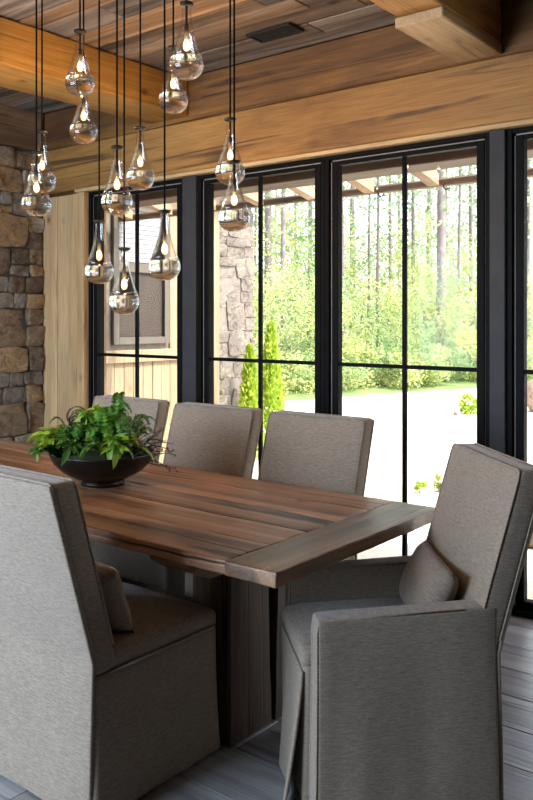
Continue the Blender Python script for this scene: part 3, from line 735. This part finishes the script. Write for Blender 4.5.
def twig(base, seed, kind, label):
    rr = random.Random(seed); e = empty('curly_twig', bc+Vector(base), label=label, cat='twig', group='twigs in the bronze bowl')
    if kind == 'loop':
        for q in range(5):
            ph = rr.uniform(0, 6); rad = rr.uniform(.035, .065); cz = rr.uniform(.14, .185); tilt = rr.uniform(-.5, .5)
            pts = [Vector((0, 0, 0))]
            for i in range(26):
                a = ph+i*.36; rd = rad*(1-.02*i); pts.append(LR*(rd*math.cos(a)-.01)+Vector((FW.x, FW.y, 0))*(tilt*rd*math.sin(a))+Vector((0, 0, cz+rd*math.sin(a))))
            tube('branch', pts, .0026, 'twig', e, 5)
    else:
        for q in range(26):
            az = rr.uniform(-1.2, 1.2)+ang; p = Vector((0, 0, 0)); dv = Vector((math.cos(az)*.7, math.sin(az)*.7, rr.uniform(.3, 1.1))).normalized(); pts = [p]
            for i in range(9):
                dv = (dv+Vector((rr.uniform(-.5, .5), rr.uniform(-.5, .5), rr.uniform(-.45, .25)))*.7).normalized(); p = p+dv*.026; pts.append(p)
            vs, fs = tube_vf(pts, [.0022]*9+[.001], 4); vs = list(vs); fs = list(fs)
            for pp in pts[2:]:
                for _ in range(2):
                    dd = Vector((rr.uniform(-1, 1), rr.uniform(-1, 1), rr.uniform(-.6, .8))).normalized()*.018; ss = dd.cross(Vector((0, 0, 1)))*.35
                    a = len(vs); vs += [pp, pp+dd*.5+ss, pp+dd, pp+dd*.5-ss]; fs.append((a, a+1, a+2, a+3))
            mobj('branch', vs, fs, 'twig', e)
    return e
twig(bp_(-.12, .05), 4, 'loop', 'curly looping brown twig in the planted bowl')
twig(bp_(.11, -.05), 9, 'vine', 'fine brown twiggy vine spreading over the edge of the bowl')

# ================================================================== OUTSIDE
GZ = -.12
ground = tag(box('ground', -60, 40, YW+.3, 70, GZ-.3, GZ, 'ground', bev=0), kind='structure')
# forest floor beyond the tree line
tl = [at_z(px, py, GZ) for px, py in ((150, 408), (230, 404), (285, 401), (339, 397), (410, 392), (477, 388), (540, 384), (700, 380))]
far = [p+(p-Vector((0, 0, p.z))).normalized()*40 for p in tl]
vs = [p+Vector((0, 0, .02)) for p in tl]+[Vector((p.x, p.y, 2.2)) for p in far]
n = len(tl); vs += [v-Vector((0, 0, .6)) for v in vs]
fs = [(i, i+1, n+i+1, n+i) for i in range(n-1)]+[(2*n+i, 3*n+i, 3*n+i+1, 2*n+i+1) for i in range(n-1)]+[(i, 2*n+i, 2*n+i+1, i+1) for i in range(n-1)]
tag(mobj('ground_forest', vs, fs, 'forest'), kind='structure')

# porch eave of this house
tag(box('porch_roof', XL-3.0, 6, YW+.26, 5.30, 2.88, 2.98, 'porch_x', bev=0), kind='structure')
tag(box('porch_beam', XL-1.0, 6, 5.0, 5.27, 2.555, 2.80, 'porch_x', bev=.006), 'dark brown eave beam seen at the top of the windows', 'beam')  # one dark timber tone over all faces
i = 0
x = -6.2
gy = 5.72
xr = at_y(359, 185, 5.5).x
step = at_y(424, 177, 5.5).x-xr
k = -6
me_r = None
while xr+k*step < .6:
    cx = xr+k*step; k += 1
    pr_ = [(4.35, 2.875), (4.35, 2.78), (5.30, 2.62), (5.66, 2.53), (5.66, 2.60), (5.30, 2.75)]
    pr_ = [(5.275, 2.79), (5.275, 2.60), (5.655, 2.515), (5.655, 2.60)]
    vs = [Vector((s*.045, yy-5.4, z-2.65)) for s in (-1, 1) for yy, z in pr_]
    fs = [(3, 2, 1, 0), (4, 5, 6, 7)]+[(a, (a+1) % 4, 4+(a+1) % 4, 4+a) for a in range(4)]
    tag(mobj('rafter_tail', vs, fs, 'porch_y', loc=(cx, 5.4, 2.65)), 'tan rafter tail projecting from the eave beam to the gutter', 'rafter', 'rafter tails under the eave')
gut = empty('gutter', (0, 5.72, 2.55), label='copper-brown gutter along the eave outside the windows', cat='gutter')
child_of(box('gutter_trough', XL-1, 6, 5.66, 5.76, 2.515, 2.572, 'porch_x', bev=.015), gut)
for q in range(7): 
    cx = xr+q*step+.08
    tube('gutter_hook', [(cx, -.06, .0), (cx, -.06, -.05), (cx+.02, -.06, -.075), (cx+.05, -.06, -.06)], .006, 'iron', gut, 6)

# wing of the house at right angles, seen through the window by the stone wall
XWG = -6.5; YE = 7.10
wg = tag(box('wall_wing', XWG-.3, XWG-.02, YW+.25, YE, GZ, 3.3, 'mortar_pale', bev=0), kind='structure')
wy0 = at_x(112, 319, XWG).y; wy1 = at_x(168, 319, XWG).y; wz0 = at_x(140, 344, XWG).z; wz1 = at_x(140, 205, XWG).z
yb_ = YW+.26; rr = random.Random(5)
while yb_ < YE-.01:
    y1 = min(yb_+.135, YE)
    spans = [(GZ, 3.2)] if (y1 <= wy0-.02 or yb_ >= wy1+.02) else [(GZ, wz0-.06), (wz1+.06, 3.2)]
    for a, b_ in spans: child_of(box('board', XWG-.02, XWG+.004+rr.uniform(0, .003), yb_+.002, y1-.002, a, b_, 'siding', bev=.004), wg)
    yb_ = y1
child_of(box('sill_board', XWG+.005, XWG+.05, wy0-.5, wy1+.38, wz0-.19, wz0-.06, 'siding', bev=.004), wg)
wn = tag(empty('window_6', (XWG, (wy0+wy1)/2, wz0)), kind='structure')
def wb_(nm, x0, x1, a, b_, z0, z1, mat, bev=.003): return child_of(box(nm, x0, x1, a, b_, z0, z1, mat, bev=bev), wn)
fwid = .075
wb_('frame', XWG-.01, XWG+.03, wy0, wy0+fwid, wz0, wz1, 'greige'); wb_('frame', XWG-.01, XWG+.03, wy1-fwid, wy1, wz0, wz1, 'greige')
wb_('frame', XWG-.01, XWG+.03, wy0+fwid, wy1-fwid, wz0, wz0+fwid, 'greige'); wb_('frame', XWG-.01, XWG+.03, wy0+fwid, wy1-fwid, wz1-fwid, wz1, 'greige')
wm = at_x(140, 268, XWG).z
wb_('meeting_rail', XWG-.01, XWG+.02, wy0+fwid, wy1-fwid, wm-.05, wm+.05, 'greige')
for a, b_ in ((wz0+fwid, wm-.05), (wm+.05, wz1-fwid)): wb_('pane', XWG+.0, XWG+.006, wy0+fwid, wy1-fwid, a, b_, 'glass', 0)
wb_('backing', XWG-.018, XWG-.014, wy0+.02, wy1-.02, wz0+.02, wz1-.02, 'pane_dark', 0)  # flat dark sheet just behind the panes, with no room modelled
zz = wm+.06
while zz < wz1-fwid-.03:
    wb_('blind_slat', XWG-.012, XWG-.006, wy0+fwid, wy1-fwid, zz, zz+.045, 'blind', .001); zz += .05
# trim and stone corner column
tag(box('trim_2', XWG-.3, XWG+.03, YE+.001, YE+.14, GZ, 3.2, 'siding', bev=.004), kind='structure')
sc = tag(box('wall_column', XWG-.62, XWG+.004, YE+.145, 7.86, GZ, 3.2, 'mortar_pale', bev=0), kind='structure')
def place_col(o, u, z, out_): o.location = Vector((XWG-.045+out_, u, z))-Vector(sc.location)
stone_field(sc, YE+.15, 7.90, GZ, 3.15, place_col, 'stone_pale', 9, .18, .42, (.8, 1.6), -.004, .008)
tag(box('wing_roof', XWG-1.2, XWG+.45, 5.31, 8.2, 3.21, 3.3, 'porch_x', bev=0), 'pale eave boards over the siding wing', 'roof')

# leaves clouds
def cloud_vf(n, rx, ry, rz, size, seed, clumps=9, cz=0, hollow=.35):
    rr = random.Random(seed); vs = []; fs = []
    cl = []
    for _ in range(clumps):
        a = rr.uniform(0, 6.28); u = rr.uniform(-1, 1); q = (1-u*u)**.5*rr.uniform(hollow, .8)
        cl.append((Vector((q*math.cos(a)*rx, q*math.sin(a)*ry, u*.75*rz)), rr.uniform(.3, .55)))
    for i in range(n):
        c, s = rr.choice(cl); d = Vector((rr.gauss(0, 1), rr.gauss(0, 1), rr.gauss(0, 1))).normalized()*rr.random()**.45*s
        p = c+Vector((d.x*rx, d.y*ry, d.z*rz))+Vector((0, 0, cz)); sz = size*rr.uniform(.6, 1.3)
        a = Vector((rr.gauss(0, 1), rr.gauss(0, 1), rr.gauss(0, .7))).normalized(); b_ = a.cross(Vector((rr.gauss(0, 1), rr.gauss(0, 1), rr.gauss(0, 1)))).normalized()
        k_ = len(vs); vs += [p-a*sz*.5, p+b_*sz*.28, p+a*sz*.5, p-b_*sz*.28]; fs.append((k_, k_+1, k_+2, k_+3))
    return vs, fs
def quick(name, vs, fs, mat):
    me = bpy.data.meshes.new(name); me.from_pydata([tuple(v) for v in vs], [], fs); me.materials.append(M[mat]); return me
tree_f = [quick('foliage', *cloud_vf(2000, 1.6, 1.6, 1.9, .12, 31+i, 16, 2.1), mt) for i, mt in enumerate(('tree_a', 'tree_b', 'tree_a', 'tree_b'))]
pine_f = []
for i in range(3):
    vs, fs = cloud_vf(620, 2.0, 2.0, 5.0, .20, 61+i, 22, 8.5, .5); pine_f.append(quick('foliage', vs, fs, 'pine'))
bush_f = [quick('foliage', *cloud_vf(1500, 1.0, 1.0, .75, .11, 81+i, 9, .6), mt) for i, mt in enumerate(('tree_a', 'tree_b'))]
def trunk_me(rad, h, seed, lean=.25):
    rr = random.Random(seed); pts = []; n_ = 7
    for i in range(n_): t = i/(n_-1); pts.append(Vector((lean*nz((seed, t*2, 0), 1, seed)*t*2, lean*nz((t*2, seed, 1), 1, seed)*t*2, h*t)))
    vs, fs = tube_vf(pts, [rad*(1-.6*i/(n_-1)) for i in range(n_)], 8)
    return mesh_data('trunk', vs, fs, 'bark', True)
ptr = [trunk_me(.085, 15, 5), trunk_me(.06, 14, 6), trunk_me(.15, 16, 7)]
btr = [trunk_me(.06, 2.4, 8), trunk_me(.05, 2.2, 9)]
def floor_z(p):
    d = p.dot(FW)
    return GZ+max(0, (d-17))*.055
def tree(px, d, kind, sc_=1.0, which=0, label='', rot=None):
    p = FW*d+RT*((px-CX)/FPX*d); p.z = floor_z(p)-.05
    e = empty(kind, p, R.uniform(0, 6.28), label=label, cat='tree' if 'tree' in kind else 'bush', group={'pine_tree': 'pine trees of the wood', 'young_tree': 'young leafy trees of the wood', 'bush': 'bushes along the edge of the wood'}[kind])
    e.scale = (sc_, sc_, sc_)
    if kind == 'pine_tree': add('trunk', ptr[which % 3], e); tag(add('foliage', pine_f[R.randrange(3)], e), kind='stuff')
    elif kind == 'young_tree': add('trunk', btr[which % 2], e); tag(add('foliage', tree_f[which % 4], e), kind='stuff')
    else: tag(add('foliage', bush_f[which % 2], e), kind='stuff'); add('trunk', btr[1], e).scale = (.5, .5, .25)
    return e
PL = 'tall thin-trunked pine standing in the wood beyond the lawn'
for px, d, wch, s in ((343, 26, 0, 1), (368, 30, 1, 1), (378, 27, 1, 1), (391, 34, 0, 1), (414, 31, 0, 1), (440, 24, 2, 1), (445, 33, 1, 1), (458, 26, 1, 1), (471, 30, 0, 1),
                      (255, 30, 1, 1), (269, 25, 2, .9), (283, 24, 0, 1), (309, 28, 0, 1), (296, 36, 1, 1.1), (322, 33, 1, 1), (489, 27, 0, 1), (528, 28, 0, 1), (545, 25, 2, 1), (575, 30, 0, 1),
                      (235, 34, 1, 1.1), (400, 42, 0, 1.2), (430, 44, 2, 1.2), (352, 45, 2, 1.2), (505, 38, 1, 1.2), (275, 44, 1, 1.2), (215, 30, 0, 1)):
    tree(px, d, 'pine_tree', s, wch, PL)
YL = {0: 'pale yellow-green young tree at the edge of the wood', 1: 'fresh green young tree at the edge of the wood'}
for i, (px, d, s) in enumerate(((222, 18.5, .6), (250, 17.8, .6), (276, 18.4, .72), (300, 19.2, .7), (322, 18.6, .6), (346, 19.5, .62), (372, 20.5, .66), (396, 20.2, .55), (420, 21, .66), (446, 21, .7), (470, 21.8, .6),
                                (497, 22, .6), (530, 22.5, .7), (560, 22, .7), (240, 24, 1.0), (290, 25.5, 1.15), (325, 27, .95), (360, 28, .85), (405, 27, .9), (437, 29, 1.05), (470, 28, 1.0), (520, 29, 1.0), (268, 33, 1.5), (310, 35, 1.5), (350, 38, 1.3), (388, 36, 1.2), (425, 38, 1.5), (465, 38, 1.5), (515, 38, 1.5))):
    tree(px, d, 'young_tree', s, i, YL[i % 2])
for i, px in enumerate(range(225, 570, 17)):
    dd = 16.6+(px-285)*.0165
    tree(px, dd+R.uniform(0, 1.0), 'bush', R.uniform(.6, .95), i, ('pale yellow-green' if i % 2 == 0 else 'fresh green')+' low bush along the edge of the lawn')
# clipped cypress pair in front of the stone column
def cypress(px, d, top_row, wid, label, seed):
    p = FW*d+RT*((px-CX)/FPX*d); p.z = GZ; h = at_d(px, top_row, d).z-GZ; rr = random.Random(seed); vs = []; fs = []
    for i in range(3000):
        t = rr.random()**.8; rad = wid*.5*(1-t)**.75*min(1, .55+t*4); a = rr.uniform(0, 6.28); q = rad*(rr.random()**.35)*(1+.18*nz((math.cos(a)*2, math.sin(a)*2, t*9), 1, seed))
        pp = Vector((math.cos(a)*q, math.sin(a)*q, t*h)); up = Vector((math.cos(a)*.45+rr.gauss(0, .3), math.sin(a)*.45+rr.gauss(0, .3), 1)).normalized(); sd = up.cross(Vector((rr.gauss(0, 1), rr.gauss(0, 1), 0))).normalized()
        L = rr.uniform(.04, .075); k_ = len(vs); vs += [pp, pp+up*L*.5+sd*L*.3, pp+up*L, pp+up*L*.5-sd*L*.3]; fs.append((k_, k_+1, k_+2, k_+3))
    e = empty('cypress', p, label=label, cat='shrub')
    tag(add('foliage', quick('foliage', vs, fs, 'cypress'), e), kind='stuff'); tube('trunk', [(0, 0, 0), (0, 0, h*.5), (0, 0, h*.85)], [.02, .015, .006], 'bark', e, 6)
cypress(271, 9.6, 325, .42, 'taller yellow-green conical cypress beside the pale stone column', 3)
cypress(250, 9.3, 348, .38, 'shorter yellow-green conical cypress in front of the pale stone column', 4)
# small shrubs and boulders in the lawn
def shrub(px, py, hpx, label, seed, mat='cypress'):
    p = at_z(px, py, GZ); d = p.dot(FW); s = hpx/FPX*d
    vs, fs = cloud_vf(420, s*.55, s*.55, s*.5, s*.2, seed, 7, s*.45)
    e = empty('small_shrub', p, label=label, cat='shrub'); tag(add('foliage', quick('foliage', vs, fs, mat), e), kind='stuff')
    tube('stem', [(0, 0, 0), (0, 0, s*.3), (0, 0, s*.6)], [s*.05, s*.04, s*.02], 'bark', e, 5)
shrub(469, 414, 22, 'round yellow-green shrub on the pale lawn beside small boulders', 5)
shrub(420, 493, 14, 'low yellow-green plant on the pale ground near the windows', 6)
shrub(441, 492, 20, 'loose pale plant on the pale ground behind the armchair', 7, 'tree_a')
def boulder(px, py, wpx, hpx, label, seed):
    p = at_z(px, py, GZ); d = p.dot(FW); w_ = wpx/FPX*d/2; h_ = hpx/FPX*d/2
    def fn(q): n_ = 1+.22*nz(q, 1.3/max(w_, .05), seed); return Vector((q.x*n_, q.y*n_, q.z*n_+h_*.9))
    vs, fs = soft_vf(w_, w_*.8, h_, min(w_, h_)*.75, (4, 4, 4), fn)
    tag(mobj('boulder', vs, fs, 'boulder', None, True, loc=p), label, 'boulder')
boulder(541, 547, 34, 66, 'large terracotta-coloured boulder just outside the window behind the armchair', 3)
boulder(541, 412, 30, 36, 'terracotta-coloured boulder standing far out on the pale lawn', 4)
boulder(456, 415, 5, 4, 'small brown rock on the lawn beside the round shrub', 5)
